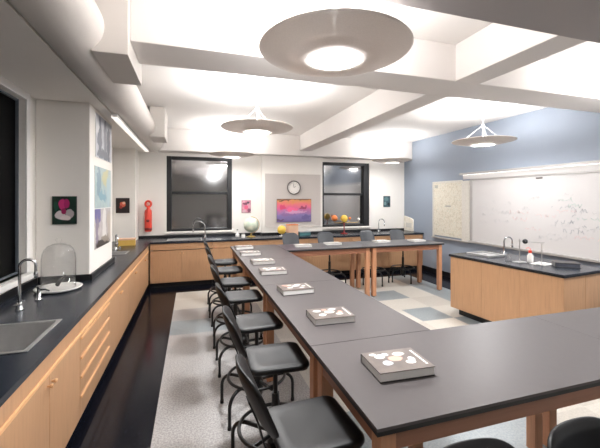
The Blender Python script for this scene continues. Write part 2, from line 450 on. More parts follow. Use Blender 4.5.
def cab_back(x0,x1,label,knobs=True):
    t=thing('base_cabinet',label,'cabinet',(x0,7.25,0),0,'cabinets under the back counter')
    L=x1-x0-.003
    yb=.64 if (x1>1.56 and x0<3.06) else .76
    MB().box(.001,L,.02,yb,.10,.874 if not(x0<0 and x1>0) else .66).build('carcass',M['maple'],t)
    MB().box(.001,L,.09,yb,0,.10).build('plinth',M['black'],t)
    for k in range(2):
        a=L*k/2+.002; b=L*(k+1)/2-.002
        dd=MB().box(a,b,0,.02,.11,.735).build('door',M['maple'],t,bev=.002)
        knob(dd,(b-.03) if k==0 else (a+.03),0,.68,'y')
    f=MB().box(.002,L-.002,0,.02,.75,.87).build('top_panel',M['maple'],t,bev=.002)
    return t
bx=[-.78,.40,1.555,2.55,3.55,4.50,5.46]
bl=['maple cabinet under the left back window and its sink','maple cabinet under the globe on the back counter','maple cabinet below the clock and landscape picture',
    'maple cabinet below the left part of the right back window','maple cabinet below the right part of the right back window','maple cabinet in the far right corner by the blue wall']
for i in range(6): cab_back(bx[i],bx[i+1],bl[i])
MB_=None
# ---- worktops
SL=(-1.30,-.885,2.29,2.79)     # left sink hole
SF=(-1.25,-.97,5.80,6.12)      # small far sink hole
def worktop_left():
    t=thing('countertop','long dark resin countertop along the left wall','countertop',(0,0,0))
    m=MB(); x0,x1=XL+.002,-.775
    z0,z1=.875,CT
    a,b,c,d=SL; e,f,g,h=SF
    m.box(x0,x1,.85,c,z0,z1).box(x0,a,c,d,z0,z1).box(b,x1,c,d,z0,z1).box(x0,x1,d,4.097,z0,z1)
    m.box(-1.017,x1,4.097,5.153,z0,z1).box(x0,x1,5.153,g,z0,z1).box(x0,e,g,h,z0,z1).box(f,x1,g,h,z0,z1).box(x0,x1,h,7.222,z0,z1)
    m.build('worktop',M['counter'],t)
    s=MB(); BS=.972; s.box(x0,x0+.025,.85,4.072,CT,BS).box(x0+.025,-1.017,4.072,4.097,CT,BS).box(-1.017,-.992,4.072,5.178,CT,BS)
    s.box(x0+.025,-1.017,5.153,5.178,CT,BS).box(x0,x0+.025,5.178,7.222,CT,BS)
    s.build('trim_9',M['black'],kind='structure',bev=.003)
    return t
worktop_left()
SB=(-.47,.18,7.36,7.74)
def worktop_back():
    t=thing('countertop','dark resin countertop running below the back windows','countertop',(0,0,0))
    m=MB(); z0,z1=.875,CT; y0=7.225; a,b,c,d=SB
    x0,x1=XL+.002,XR-.002
    m.box(x0,x1,y0,c,z0,z1).box(x0,a,c,7.615,z0,z1).box(a-.0,a,7.615,d,z0,z1).box(b,x1,c,d,z0,z1).box(-1.085,a,7.615,8.046,z0,z1)
    m.box(a,b,d,8.046,z0,z1).box(b,1.555,d,8.046,z0,z1).box(1.555,3.065,d,7.916,z0,z1).box(3.065,x1,d,8.046,z0,z1)
    m.build('worktop',M['counter'],t)
    s=MB(); s.box(-1.085,1.555,8.02,8.046,CT,.962).box(1.53,1.555,7.89,8.02,CT,.962).box(1.555,3.065,7.89,7.916,CT,.962).box(3.065,3.09,7.89,8.02,CT,.962).box(3.09,x1,8.02,8.046,CT,.962)
    s.build('trim_10',M['black'],kind='structure',bev=.003)
worktop_back()

# ---- sinks
def sink(name,label,x0,x1,y0,y1,z,depth,group=None,rim=.022):
    t=thing(name,label,'sink',((x0+x1)/2,(y0+y1)/2,z)); w=(x1-x0)/2-.004; l=(y1-y0)/2-.004
    m=MB(); k=.006
    m.box(-w,-w+k,-l,l,-depth,0).box(w-k,w,-l,l,-depth,0).box(-w+k,w-k,-l,-l+k,-depth,0).box(-w+k,w-k,l-k,l,-depth,0).box(-w+k,w-k,-l+k,l-k,-depth,-depth+k)
    m.build('basin',M['steel'],t)
    r=MB(); r.box(-w-rim,-w+.004,-l-rim,l+rim,.001,.007).box(w-.004,w+rim,-l-rim,l+rim,.001,.007).box(-w+.004,w-.004,-l-rim,-l+.004,.001,.007).box(-w+.004,w-.004,l-.004,l+rim,.001,.007)
    r.build('rim',M['steel'],t,bev=.002)
    MB().cyl((0,0,-depth+k),.04,.004,18).build('drain',M['chrome'],t)
    return t
sink('sink','large steel sink in the left counter at the lower left',*SL,CT,.19)
sink('sink','small steel cup sink in the left counter beyond the pillar',*SF,CT,.12,rim=.015)
sink('sink','steel sink in the back counter below the left window',*SB,CT,.18)

# ---- gooseneck faucets (local: spout arches towards +x)
def faucet(label,loc,rz,h=.30,reach=.17,r=.011,handles=True):
    t=thing('faucet',label,'faucet',loc,rz)
    MB().lathe([(0,0),(.03,0),(.03,.008),(.02,.016),(.017,.05),(.013,.06),(0,.06)],18).build('base',M['chrome'],t)
    rr=reach/2
    pts=[(0,0,.05),(0,0,h-rr)]+[(rr-rr*math.cos(R(a)),0,h-rr+rr*math.sin(R(a))) for a in range(15,181,15)]+[(reach,0,h-rr-.05)]
    sp=MB().tube(pts,r,10).build('spout',M['chrome'],t)
    MB().lathe([(0,0),(r*1.1,0),(r*1.5,.012),(r*1.5,.035),(r*1.1,.05),(0,.05)],12,(reach,0,h-rr-.095)).build('nozzle',M['chrome'],sp)
    if handles:
        for s in (-1,1):
            q=MB().tube([(0,s*.015,.028),(0,s*.065,.028)],.007,8).cyl((0,s*.065,.012),.012,.04,12).build('valve',M['chrome'],t)
            MB().tube([(-.025,s*.065,.056),(.025,s*.065,.056)],.006,8).build('lever',M['chrome'],q)
    return t
faucet('chrome gooseneck faucet behind the large left sink',(-1.255,3.15,CT),R(12),.38,.10,.010)
faucet('chrome gooseneck faucet over the small sink past the pillar',(-1.19,6.28,CT),R(-70),.27,.15,.009)
faucet('chrome gooseneck faucet in front of the left back window',(.265,7.62,CT),R(180),.36,.24,.011)
faucet('chrome gooseneck faucet at the far right end of the back counter',(4.5,7.72,CT),R(0),.33,.16,.009)
# extra service tap beside the near faucet
t=thing('gas_tap','short chrome service tap standing left of the bell jar','tap',(-1.225,3.41,CT))
MB().lathe([(0,0),(.028,0),(.028,.01),(.014,.02),(.012,.10),(0,.10)],16).build('post',M['chrome'],t)
MB().tube([(0,0,.085),(.05,-.01,.09),(.08,-.015,.075)],[.009,.008,.006],8).build('nozzle',M['chrome'],t)
MB().cyl((0,0,.10),.016,.018,12).build('valve',M['chrome'],t)

# ---- bell jar on plate
jx,jy=-1.185,3.74
t=thing('jar_plate','round white plate under the glass bell jar','plate',(jx,jy,CT))
MB().lathe([(0,0),(.14,0),(.18,.012),(.192,.026),(.184,.03),(.16,.02),(.15,.018),(0,.018)],48).build('dish',M['ceramic'],t)
t=thing('bell_jar','clear glass bell jar with a knob on the left counter','bell jar',(jx,jy,CT+.019))
pr=[(r,z*1.20) for r,z in [(.132,0),(.132,.22),(.127,.26),(.112,.295),(.085,.32),(.05,.335),(.022,.34),(.022,.344),(.05,.339),(.088,.325),(.116,.299),(.1315,.262),(.137,.22),(.137,0)]]
MB().lathe(pr,48,closed=True).build('dome',M['glass'],t)
MB().lathe([(r,z+.069) for r,z in [(0,.342),(.016,.342),(.014,.352),(.024,.366),(.026,.378),(.018,.392),(0,.394)]],20).build('knob',M['glass'],t)
tag(MB().tube([(jx-.02,jy+.03,CT+.042),(jx+.02,jy-.02,CT+.09),(jx+.06,jy-.03,CT+.14)],[.02,.012,.006],8).build('stopcock',M['tube']),'small dark rod leaning inside the glass bell jar','rod')

# yellow box beyond pillar
t=thing('storage_box','yellow cardboard box on the left counter by the corner pier','box',(-1.13,6.93,CT),R(5))
MB().box(-.14,.14,-.09,.09,0,.10).build('body',M['yellowcard'],t,bev=.004)
MB().box(-.145,.145,-.095,.095,.10,.125).build('lid',M['peach'],t,bev=.004)
tag(MB().lathe([(0,0),(.028,0),(.03,.06),(.012,.09),(.012,.11),(0,.11)],16).build('bottle',M['ceramic'],loc=(-1.05,7.15,CT)),'small white bottle beside the yellow box in the corner','bottle')

# ------------------------------------------------------------------ student tables
def table(label,x0,x1,y0,y1,topmat,group,insets=(.035,.035),leg=.07):
    t=thing('lab_table',label,'table',((x0+x1)/2,(y0+y1)/2,0),0,group)
    w=(x1-x0)/2-.0015; d=(y1-y0)/2-.0015
    MB().box(-w,w,-d,d,.8975,CT).build('tabletop',topmat,t)
    MB().box(-w,w,-d,d,.880,.897).build('edge_band',M['edge'],t)
    i=.03
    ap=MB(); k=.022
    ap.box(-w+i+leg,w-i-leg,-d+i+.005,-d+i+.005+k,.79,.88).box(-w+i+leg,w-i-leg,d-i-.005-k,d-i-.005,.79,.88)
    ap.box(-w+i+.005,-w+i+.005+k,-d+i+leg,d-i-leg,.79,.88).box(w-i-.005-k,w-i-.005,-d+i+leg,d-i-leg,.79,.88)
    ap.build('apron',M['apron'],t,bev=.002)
    for sx in (-1,1):
        for sy in (-1,1):
            cx=sx*(w-i-leg/2); cy=sy*(d-i-leg/2)
            l=MB().box(cx-leg/2,cx+leg/2,cy-leg/2,cy+leg/2,.012,.88).build('leg',M['leg'],t,bev=.004)
            MB().cyl((cx,cy,0),.018,.012,12).build('foot_glide',M['black'],l)
    return t
G='grey topped lab tables'
table('lab table at the front, its black edge facing the camera with the nearest book',.65,2.35,1.125,1.878,M['tabletop'],G)
table('lab table at the near right edge, continuing the front table',2.35,3.90,1.125,1.878,M['tabletop'],G)
ys=[1.88,3.33,4.78,6.23]
for k,lb in enumerate(('first lab table of the long row, butted against the front table','middle lab table of the long row','far lab table of the long row, meeting the cross tables')):
    table(lb,.65,1.475,ys[k],ys[k+1],M['tabletop'],G)
table('left cross lab table below the back windows, touching the long row',1.478,3.055,5.46,6.20,M['darkgrey'],G)
table('right cross lab table with its end by the blue wall',3.055,4.60,5.46,6.20,M['darkgrey'],G)

# ------------------------------------------------------------------ stools (face +x)
def make_stool(seatmat,backmat):
    t=thing('lab_stool','','stool')
    # seat: rounded dished cushion
    m=MB(); n=7
    outl=lambda w,d,r:rrect(w,d,r,n)
    rings=[(.32,.32,.05,.70),(.365,.36,.05,.708),(.378,.372,.052,.724),(.374,.368,.052,.738),(.352,.346,.05,.744),(.24,.24,.05,.739),(.08,.08,.02,.736)]
    vs=[];N=4*(n+1)
    for (w_,d_,r_,z) in rings: vs+=[(x,y,z) for x,y in outl(w_,d_,r_)]
    fs=[(j*N+k,j*N+(k+1)%N,(j+1)*N+(k+1)%N,(j+1)*N+k) for j in range(len(rings)-1) for k in range(N)]
    fs+=[tuple(range(N))[::-1],tuple(range((len(rings)-1)*N,len(rings)*N))]
    m.add(vs,fs,True).build('seat',seatmat,t)
    MB().box(-.09,.09,-.09,.09,.675,.70).box(-.17,-.05,-.028,.028,.668,.675).build('seat_plate',M['tube'],t,bev=.003)
    # backrest: curved pad, outline superellipse, leaning back
    m=MB(); nu,nv=18,10; W,H=.168,.135; z0=.925
    def bp(a,b,side):
        y=W*a; z=H*b
        # superellipse squash
        x=-.225-.42*(z0+z-.80) + .035*a*a
        x+= side*.014*(1-abs(a)**4)*(1-abs(b)**4)
        return x,y,z0+z
    vs=[];idx={}
    for side in (0,1):
        for i in range(nu+1):
            for j in range(nv+1):
                a=-1+2*i/nu; b=-1+2*j/nv
                # map the square to a rounded outline
                kx=(1-.16*abs(b)**6); kz=(1-.20*abs(a)**5)
                idx[side,i,j]=len(vs); vs.append(bp(a*kx,b*kz,1 if side else -1))
    fs=[]
    for side in (0,1):
        for i in range(nu):
            for j in range(nv):
                q=[idx[side,i,j],idx[side,i+1,j],idx[side,i+1,j+1],idx[side,i,j+1]]
                fs.append(q if side else q[::-1])
    for i in range(nu):
        fs.append((idx[0,i,0],idx[0,i+1,0],idx[1,i+1,0],idx[1,i,0])); fs.append((idx[1,i,nv],idx[1,i+1,nv],idx[0,i+1,nv],idx[0,i,nv]))
    for j in range(nv):
        fs.append((idx[1,0,j],idx[1,0,j+1],idx[0,0,j+1],idx[0,0,j])); fs.append((idx[0,nu,j],idx[0,nu,j+1],idx[1,nu,j+1],idx[1,nu,j]))
    m.add(vs,fs,True); o=m.build('backrest',backmat,t)
    md=o.modifiers.new('s','SOLIDIFY'); md.thickness=.012; md.offset=0
    # support bar
    m=MB(); path=[(-.15,.671),(-.19,.671),(-.215,.685),(-.228,.72),(-.248,.80),(-.293,.91)]
    vs=[]
    for i,(x,z) in enumerate(path):
        p=Vector(path[max(0,i-1)]); q=Vector(path[min(len(path)-1,i+1)]); d_=(q-p).normalized(); nn=Vector((-d_.y,d_.x))*.004
        for y in (-.025,.025):
            vs.append((x+nn.x,y,z+nn.y)); vs.append((x-nn.x,y,z-nn.y))
    fs=[]
    for i in range(len(path)-1):
        a=4*i; b=a+4; fs+=[(a,b,b+2,a+2),(a+1,a+3,b+3,b+1),(a,a+1,b+1,b),(a+2,b+2,b+3,a+3)]
    fs+=[(0,2,3,1),(4*len(path)-4,4*len(path)-3,4*len(path)-1,4*len(path)-2)]
    m.add(vs,fs).build('back_support',M['tube'],t)
    MB().cyl((0,0,.30),.025,.20,16).cyl((0,0,.48),.016,.20,14).build('column',M['tube'],t)
    MB().lathe([(0,.10),(.03,.10),(.05,.13),(.055,.20),(.05,.28),(.03,.31),(0,.31)],20).build('hub',M['tube'],t)
    RF=.32
    for k in range(5):
        a=R(72*k); c,s=math.cos(a),math.sin(a)
        prof=[(.035,.25)]+[(RF-.10+.10*math.sin(R(q)),.155+.10*math.cos(R(q))) for q in range(0,91,15)]+[(RF,.02)]
        prof[0]=(.035,.245)
        l=MB().tube([(r*c,r*s,z) for r,z in prof],.0135,8).build('leg',M['tube'],t)
        MB().cyl((RF*c,RF*s,0),.016,.025,12).build('foot_cap',M['plastic'],l)
    MB().tube([(.235*math.cos(R(q)),.235*math.sin(R(q)),.285) for q in range(0,360,10)],.012,8,closed=True).build('foot_ring',M['tube'],t)
    reg(t); return t
BASE={'column','hub','leg','foot_ring'}
def swivel(st,ang):
    for ch in ALLCH.get(st.name,[]):
        if ch.name.split('.')[0] in BASE: ch.rotation_euler=(0,0,ang)
s0=make_stool(M['plastic'],M['plastic'])
def setst(st,x,y,rz,label,group,sw=0):
    st.location=(x,y,0); st.rotation_euler=(0,0,rz); st['label']=label; st['group']=group
    if sw: swivel(st,sw)
SY=[1.48,2.19,2.87,3.67,4.34,5.08,5.75]
nm=['nearest','second','third','fourth','fifth','sixth','farthest']
for k,y in enumerate(SY):
    st=s0 if k==0 else dup(s0)
    setst(st,.518,y,R([3,-2,4,0,-3,2,0][k]),'%s black stool along the left side of the long table'%nm[k],'stools along the left of the long table')
st=dup(s0); setst(st,.735,.468,R(-93),'black stool before the front table, only its backrest top showing, left of its neighbour','stools at the front table',0)
st=dup(s0); setst(st,1.145,.445,R(-88),'black stool before the front table, its backrest in the lower right corner of the view','stools at the front table',R(36))
s1=make_stool(M['plastic_worn'],M['plastic_worn'])
WX=[1.91,2.63,3.62,4.33]
wl=['charcoal stool behind the cross tables, beside the yellow ball and the long row','charcoal stool behind the left cross table, under the edge of the right window',
    'charcoal stool behind the right cross table, its back below the window corner','charcoal stool behind the cross tables, the last one before the blue wall']
for k,x in enumerate(WX):
    st=s1 if k==0 else dup(s1)
    setst(st,x,6.42,R(-90+[4,-3,3,-4][k]),wl[k],'stools behind the cross tables')

# ------------------------------------------------------------------ books
def bookmat(seed):
    rnd=random.Random(seed); bl=[]
    cols=[(236,233,226),(225,228,230),(214,166,150),(232,226,212),(196,200,206),(240,238,232)]
    pos=[(-.075,.055,.030,.024),(-.03,.085,.022,.016),(.0,.02,.042,.03),(.035,.075,.034,.02),(-.06,-.03,.028,.026),(.05,-.045,.028,.018),(-.09,.09,.02,.014),(.075,-.005,.018,.024)]
    for i,(x,y,a,b) in enumerate(pos):
        bl.append((x+rnd.uniform(-.01,.01),y*.8+rnd.uniform(-.01,.01),a,b,cols[(i+seed)%len(cols)]))
    return blobs('book_cover_print',(104,95,91),bl,(0,1),base2=(122,112,106),nscale=14,wob=.02,rough=.3)
W_,D_,T_=.29,.215,.046
def make_book(cm,thick=T_,board='cover_dark'):
    t=thing('textbook','','book')
    MB().box(-W_/2+.004,W_/2-.004,-D_/2+.005,D_/2-.003,.004,thick-.004).build('pages',M['paper'],t)
    MB().box(-W_/2,W_/2,-D_/2,D_/2,0,.0035).box(-W_/2,W_/2,D_/2-.003,D_/2,.0035,thick-.0035).build('back_cover',M[board],t)
    c=MB().box(-W_/2,W_/2,-D_/2,D_/2,thick-.0035,thick).build('front_cover',cm,t)
    g=MB(); y=D_/2-.03
    for k in range(9):
        x0=W_/2-.028; g.box(x0,x0+.012,y-.013,y,thick,thick+.0006); y-=.0175
    g.build('title_lettering',M['paper'],c)
    reg(t); return t
BP=[(.975,1.50,-3),(.93,2.26,-2),(.90,3.02,2),(.88,3.85,-2),(.885,4.47,1),(.84,5.20,-1),(.84,5.87,2)]
bl=['textbook with pale ovals on its cover, nearest of the row, on the front table','second textbook from the camera, just past the table seam',
    'third textbook from the camera on the long table','fourth textbook from the camera on the long table','fifth textbook from the camera on the long table',
    'sixth textbook from the camera on the long table','farthest textbook at the head of the long table']
for k,(x,y,a) in enumerate(BP):
    b=make_book(bookmat(k)); b.location=(x,y,CT); b.rotation_euler=(0,0,R(a)); b['label']=bl[k]; b['group']='textbooks along the long table'
pale=blobs('pale_cover_print',(200,196,190),[(-.03,.02,.05,.04,(222,220,214)),(.06,-.03,.03,.03,(176,172,168))],(0,1),base2=(186,182,178),nscale=14,wob=.02)
b0=None
for k,(x,y) in enumerate(((1.88,5.83),(2.49,5.93),(3.52,5.95),(4.26,5.86))):
    b=make_book(pale,.032,'bgrey'); b.location=(x,y,CT); b.rotation_euler=(0,0,R(k*4-6))
    b['group']='textbooks on the cross tables'
    b['label']=['pale textbook on the cross table nearest the long row','pale textbook on the left cross table, second from the long row','pale textbook on the right cross table, left of the last one','pale textbook at the right end of the cross tables'][k]

# ------------------------------------------------------------------ island
ISL=R(6)
isl=thing('island_bench','maple teacher bench island with a dark top in front of the whiteboard','island',(3.94,2.78,0),ISL)
IW,IL=.86,1.59
m=MB()
m.box(.02,IW-.02,.02,IL-.02,.10,.875); m.build('cabinet_body',M['maple'],isl)
for (a,b) in ((.006,.503),(.505,1.043),(1.045,IL-.006)):
    MB().box(.006,.019,a,b,.105,.872).build('side_panel',M['maple'],isl,bev=.002)
for (a,b) in ((.02,.42),(.424,IW-.02)):
    MB().box(a,b,.006,.019,.105,.872).build('end_panel',M['maple'],isl,bev=.002)
MB().box(.09,IW-.09,.09,IL-.09,0,.10).build('plinth',M['black'],isl)
MB().box(-.012,IW+.012,-.012,IL+.012,.876,.8955).build('edge_band',M['edge'],isl)
MB().box(-.012,IW+.012,-.012,IL+.012,.896,CT).build('worktop',M['counter'],isl)
def iw(u,v):
    c,s=math.cos(ISL),math.sin(ISL); return (3.94+u*c-v*s,2.78+u*s+v*c)
def onisl(x,y): return (x,y,CT)
t=thing('sink','pale steel sink tray set on the far end of the island','sink',(4.19,4.10,CT),ISL)
w,l=.17,.19
MB().box(-w,w,-l,l,0,.006).box(-w,-w+.012,-l,l,.006,.03).box(w-.012,w,-l,l,.006,.03).box(-w+.012,w-.012,-l,-l+.012,.006,.03).box(-w+.012,w-.012,l-.012,l,.006,.03).build('basin',M['steel'],t,bev=.003)
MB().cyl((0,0,.006),.025,.003,14).build('drain',M['chrome'],t)
faucet('chrome gooseneck faucet on the island in front of the whiteboard',(4.42,3.98,CT),R(-17),.28,.12,.009)
# clamp stand frame
t=thing('clamp_stand','wire clamp stand with a black boss and crossbar on the island','lab stand',(4.15,3.50,CT))
MB().box(-.07,.07,-.05,.05,0,.014).build('base_plate',M['steel'],t,bev=.003)
MB().cyl((0,0,.014),.006,.30,10).build('upright',M['steel'],t)
dx,dy=.115,-.215
MB().tube([(-.01,.02,.285),(dx*1.12,dy*1.12,.285)],.0055,8).build('crossbar',M['steel'],t)
bo=MB().sphere((.03,-.055,.285),.032,14,10).build('boss',M['black'],t)
MB().tube([(.03,-.055,.285),(.0,-.10,.285)],.009,8).build('boss_screw',M['black'],bo)
t2=thing('lab_stand','thin steel upright stand at the right end of the crossbar on the island','lab stand',(4.15+dx,3.50+dy,CT))
MB().box(-.05,.05,-.04,.04,0,.012).build('base_plate',M['steel'],t2,bev=.003)
MB().cyl((0,0,.012),.006,.26,10).build('upright',M['steel'],t2)
t=thing('wash_bottle','white bottle with a red cap beneath the crossbar on the island','bottle',(4.30,3.47,CT))
MB().lathe([(0,0),(.034,0),(.036,.01),(.036,.09),(.018,.12),(.016,.125),(0,.125)],20).build('body',M['ceramic'],t)
MB().cyl((0,0,.125),.02,.035,14).build('cap',M['red'],t)
MB().tube([(0,0,.16),(.0,0,.185),(-.02,.01,.195),(-.05,.02,.185)],.004,6).build('spout',M['red'],t)
t=thing('beaker','small clear glass beaker beside the clamp stand on the island','beaker',(4.09,3.62,CT))
MB().lathe([(.0,0),(.035,0),(.037,.004),(.037,.075),(.041,.082),(.038,.082),(.0345,.075),(.0345,.005),(0,.005)],24).build('glass',M['glass'],t)
t=thing('binder','dark binder lying near the right end of the island','binder',(4.47,3.13,CT),R(-42))
MB().box(-.13,.13,-.10,.10,0,.006).box(-.13,-.124,-.10,.10,.006,.05).box(-.13,.13,-.10,.10,.05,.056).build('cover',M['cover_dark'],t,bev=.002)
MB().box(-.12,.12,-.094,.094,.007,.049).build('pages',mat('grey_pages',(74,76,86),.6),t)
tag(MB().box(-.12,.12,-.09,.09,0,.004).build('paper_sheet',M['paper'],loc=(4.34,3.34,CT),rz=R(12)),'white paper sheet lying beside the dark binder on the island','paper')

# ------------------------------------------------------------------ whiteboard wall
wb=thing('whiteboard','large whiteboard on the blue wall with faint marker writing','whiteboard',(XR,4.2,.9))
Y0,Y1,ZH=-2.2,1.46,1.23
MB().box(-.022,-.001,Y0,Y1,0,ZH).build('board_surface',M['wb'],wb)
MB().box(-.032,-.001,Y1,Y1+.05,0,ZH+.03).box(-.032,-.001,Y0,Y1,ZH,ZH+.03).build('frame',M['alu'],wb,bev=.003)
MB().box(-.08,-.001,Y0,Y1+.05,-.04,0).build('pen_tray',M['alu'],wb,bev=.004)
MB().box(-.034,-.023,-.02,.09,ZH-.045,ZH-.02).build('clip',M['clockgrey'],wb,bev=.002)
# marker strokes
cols=[mat('grey_marker',(186,186,188),.5),mat('pink_marker',(222,182,180),.5),mat('green_marker',(150,186,176),.5),mat('dark_marker',(130,140,150),.5)]
def line(mb,y,z,length,h,amp,step=.018):
    pts=[];u=0
    while u<length:
        pts.append((-.0235,y-u,z+random.uniform(-amp,amp)*h)); u+=step*random.uniform(.5,1.2)
        if random.random()<.12 and len(pts)>2:
            mb.tube(pts,.0022,4); pts=[]; u+=.03
    if len(pts)>2: mb.tube(pts,.0022,4)
random.seed(5)
specs=[(0,[(1.2,.80,.35),(.85,.60,.3),(.2,.86,.25),(1.3,.40,.25),(1.35,.72,.3),(1.1,.66,.25),(1.2,.55,.3),(.95,.44,.35),(.7,.78,.2),(-.35,.92,.15),(-.15,.45,.3)]),(1,[(.6,.62,.4),(.1,.58,.35),(.55,.5,.3),(-.25,.66,.3),(-.5,.28,.45),(.3,.35,.3)]),
       (2,[(-.42,.75,.25),(-.55,.56,.3),(-.3,.85,.2)]),(0,[(-.1,.28,.3),(-.5,.40,.4),(.05,.22,.4),(-.6,.66,.3),(.35,.7,.2)]),(3,[(-.30,.72,.25),(-.5,.68,.2),(-.22,.50,.3),(-.62,.44,.3),(-.16,.74,.04),(-.48,.6,.05),(-.44,.5,.06),(-.35,.36,.3),(-.27,.84,.03)])]
for ci,ls in specs:
    for (y,z,L) in ls:
        m=MB(); line(m,y,z,L,.035,1); m.build('marker_writing',cols[ci],wb)
rl=thing('whiteboard_light','long light bar hood above the whiteboard','light fixture',(XR,4.2,2.19))
YE=1.72
MB().box(-.11,-.001,Y0,YE,.085,.10).box(-.11,-.10,Y0,YE,.055,.085).build('hood',M['alu'],rl,bev=.004)
MB().cyl((-.055,Y0+.05,.068),.011,YE-Y0-.1,12,axis='y').build('light_tube',M['boardglow'],rl)
MB().box(-.012,-.001,Y0,YE,-.028,.085).build('back_panel',M['wb'],rl)
tb=thing('bulletin_board','cream speckled bulletin board left of the whiteboard','bulletin board',(XR,6.39,.87))
tm=speck('pinned_paper_speckle',(190,182,163),(219,212,198),.8,26,(.4,.56),(170,178,164))
MB().box(-.02,-.001,-.45,.44,.04,1.24).build('cork_panel',tm,tb)
MB().box(-.03,-.001,.44,.48,0,1.28).box(-.03,-.001,-.66,-.45,0,1.26).box(-.03,-.001,-.45,.44,1.24,1.28).build('frame',M['cream'],tb,bev=.003)
MB().box(-.06,-.001,-.66,.48,-.03,.0).build('ledge',M['alu'],tb,bev=.003)
MB().box(-.023,-.02,.30,.40,1.13,1.20).box(-.023,-.02,-.12,.05,.70,.735).build('pinned_note',mat('grey_note',(160,158,150),.7),tb)
t=thing('splash_panel','pale speckled panel on the blue wall above the end of the back counter','panel',(XR,7.83,1.0))
m=MB(); m.prism([(-.20,-.085),(.185,-.085),(.185,.30),(-.10,.25),(-.20,.21)],-.03,-.001,axis='x'); m.build('board',speck('pale_stone',(222,214,196),(236,230,220),.6,20),t,bev=.004)
MB().box(-.034,-.03,-.15,.10,.0,.12).build('note',M['cream'],t)

# ------------------------------------------------------------------ back wall pictures etc.
t=thing('tack_panel','large pale grey tack panel on the pier between the back windows','panel',(2.31,7.92,1.72))
MB().box(-.69,.69,-.018,-.001,-.62,.62).build('panel',M['grey_panel'],t)
MB().box(-.70,-.69,-.022,-.001,-.63,.63).box(.69,.70,-.022,-.001,-.63,.63).box(-.69,.69,-.022,-.001,.62,.63).box(-.69,.69,-.022,-.001,-.63,-.62).build('trim',M['white'],t)
t=thing('wall_clock','round white wall clock with a dark rim above the landscape picture','clock',(2.315,7.895,2.02))
MB().lathe([(0,.0),(.15,0),(.165,-.012),(.168,-.03),(.15,-.038),(.146,-.03),(.146,-.014),(0,-.014)],40,axis='y').build('case',M['clockgrey'],t)
MB().lathe([(0,-.016),(.145,-.016)],40,axis='y',sm=False).build('dial',M['clockwhite'],t)
h=MB()
for k in range(12):
    a=R(30*k); c,s=math.sin(a),math.cos(a); h.cbox((.12*c,-.018,.12*s),(.010,.002,.010))
h.build('hour_marks',M['clockgrey'],t)
MB().tube([(0,-.019,0),(.05,-.019,.03)],.004,6).build('hour_hand',M['black'],t)
MB().tube([(0,-.021,0),(-.02,-.021,.10)],.003,6).build('minute_hand',M['black'],t)

def picture(name,label,loc,w,h,matl,axis='y',sgn=-1,cat='picture',thick=.012,frame=None):
    t=thing(name,label,cat,loc); q=sorted((0,sgn*thick)); q2=sorted((sgn*thick,sgn*(thick+.001)))
    if axis=='y':
        MB().box(-w/2,w/2,q[0],q[1],-h/2,h/2).build('backing',frame or M['cover_dark'],t)
        e=.004; MB().box(-w/2+e,w/2-e,q2[0],q2[1],-h/2+e,h/2-e).build('image',matl,t)
    else:
        MB().box(q[0],q[1],-w/2,w/2,-h/2,h/2).build('backing',frame or M['cover_dark'],t)
        e=.004; MB().box(q2[0],q2[1],-w/2+e,w/2-e,-h/2+e,h/2-e).build('image',matl,t)
    return t
land=blobs('sunset_landscape',(0,0,0),[(-.05,.02,.17,.045,(238,106,150)),(.22,.06,.10,.04,(160,70,100)),(-.28,.08,.09,.07,(220,80,120)),(.05,-.03,.30,.022,(212,160,196)),(-.15,-.10,.20,.04,(140,110,160)),(.3,-.16,.12,.06,(110,98,150)),(-.36,-.22,.10,.03,(96,80,110)),(-.22,.235,.16,.02,(90,70,60))],(0,2),nscale=9,wob=.17,
   bands=(-.28,.28,[(0,(112,100,148)),(.3,(134,122,176)),(.45,(176,120,170)),(.62,(226,104,146)),(.8,(232,128,120)),(.92,(220,150,90)),(1,(120,90,70))]))
picture('landscape_picture','bright pink and violet sunset landscape picture below the clock',(2.325,7.895,1.475),.855,.55,land)
fl_=blobs('flower_photo',(18,30,26),[(-.02,.055,.035,.06,(196,56,120)),(.02,.065,.03,.05,(168,40,100)),(-.035,-.045,.05,.04,(206,196,196)),(.05,-.035,.04,.045,(180,170,172)),(.012,-.075,.05,.03,(222,206,206)),(.0,-.01,.024,.03,(150,36,84)),(-.075,.04,.025,.05,(24,74,56))],(0,2),base2=(26,60,48),nscale=9,wob=.05)
picture('flower_picture','dark picture of a pink and white flower facing the camera on the left pillar',(-1.243,4.098,1.64),.215,.285,fl_,thick=.02)
sm=blobs('red_flower_photo',(26,16,18),[(.0,.02,.06,.055,(206,92,66)),(.02,.05,.035,.03,(232,180,150)),(-.03,-.03,.03,.03,(150,44,40))],(0,2),base2=(40,22,22),nscale=9,wob=.05)
picture('small_flower_picture','small dark picture with an orange-red bloom on the far corner pier',(-1.315,7.618,1.62),.245,.30,sm,thick=.02)
pk=blobs('pink_pattern_photo',(196,120,140),[(-.03,.06,.06,.035,(120,70,90)),(.04,.09,.04,.03,(90,72,84)),(.0,-.02,.05,.05,(216,96,130)),(-.05,-.11,.05,.03,(206,170,180)),(.06,-.09,.04,.05,(130,80,104))],(0,2),base2=(216,164,178),nscale=14,wob=.06)
picture('pink_picture','small pink patterned picture on the wall right of the left back window',(1.205,8.048,1.575),.215,.29,pk)
te=blobs('teal_photo',(70,98,104),[(-.02,.06,.07,.06,(100,130,134)),(.05,-.07,.04,.05,(34,44,50)),(-.05,-.05,.04,.05,(120,146,146))],(0,2),base2=(60,84,92),nscale=10,wob=.04)
picture('teal_picture','small dark teal picture on the wall right of the right back window',(4.93,8.048,1.68),.20,.29,te)
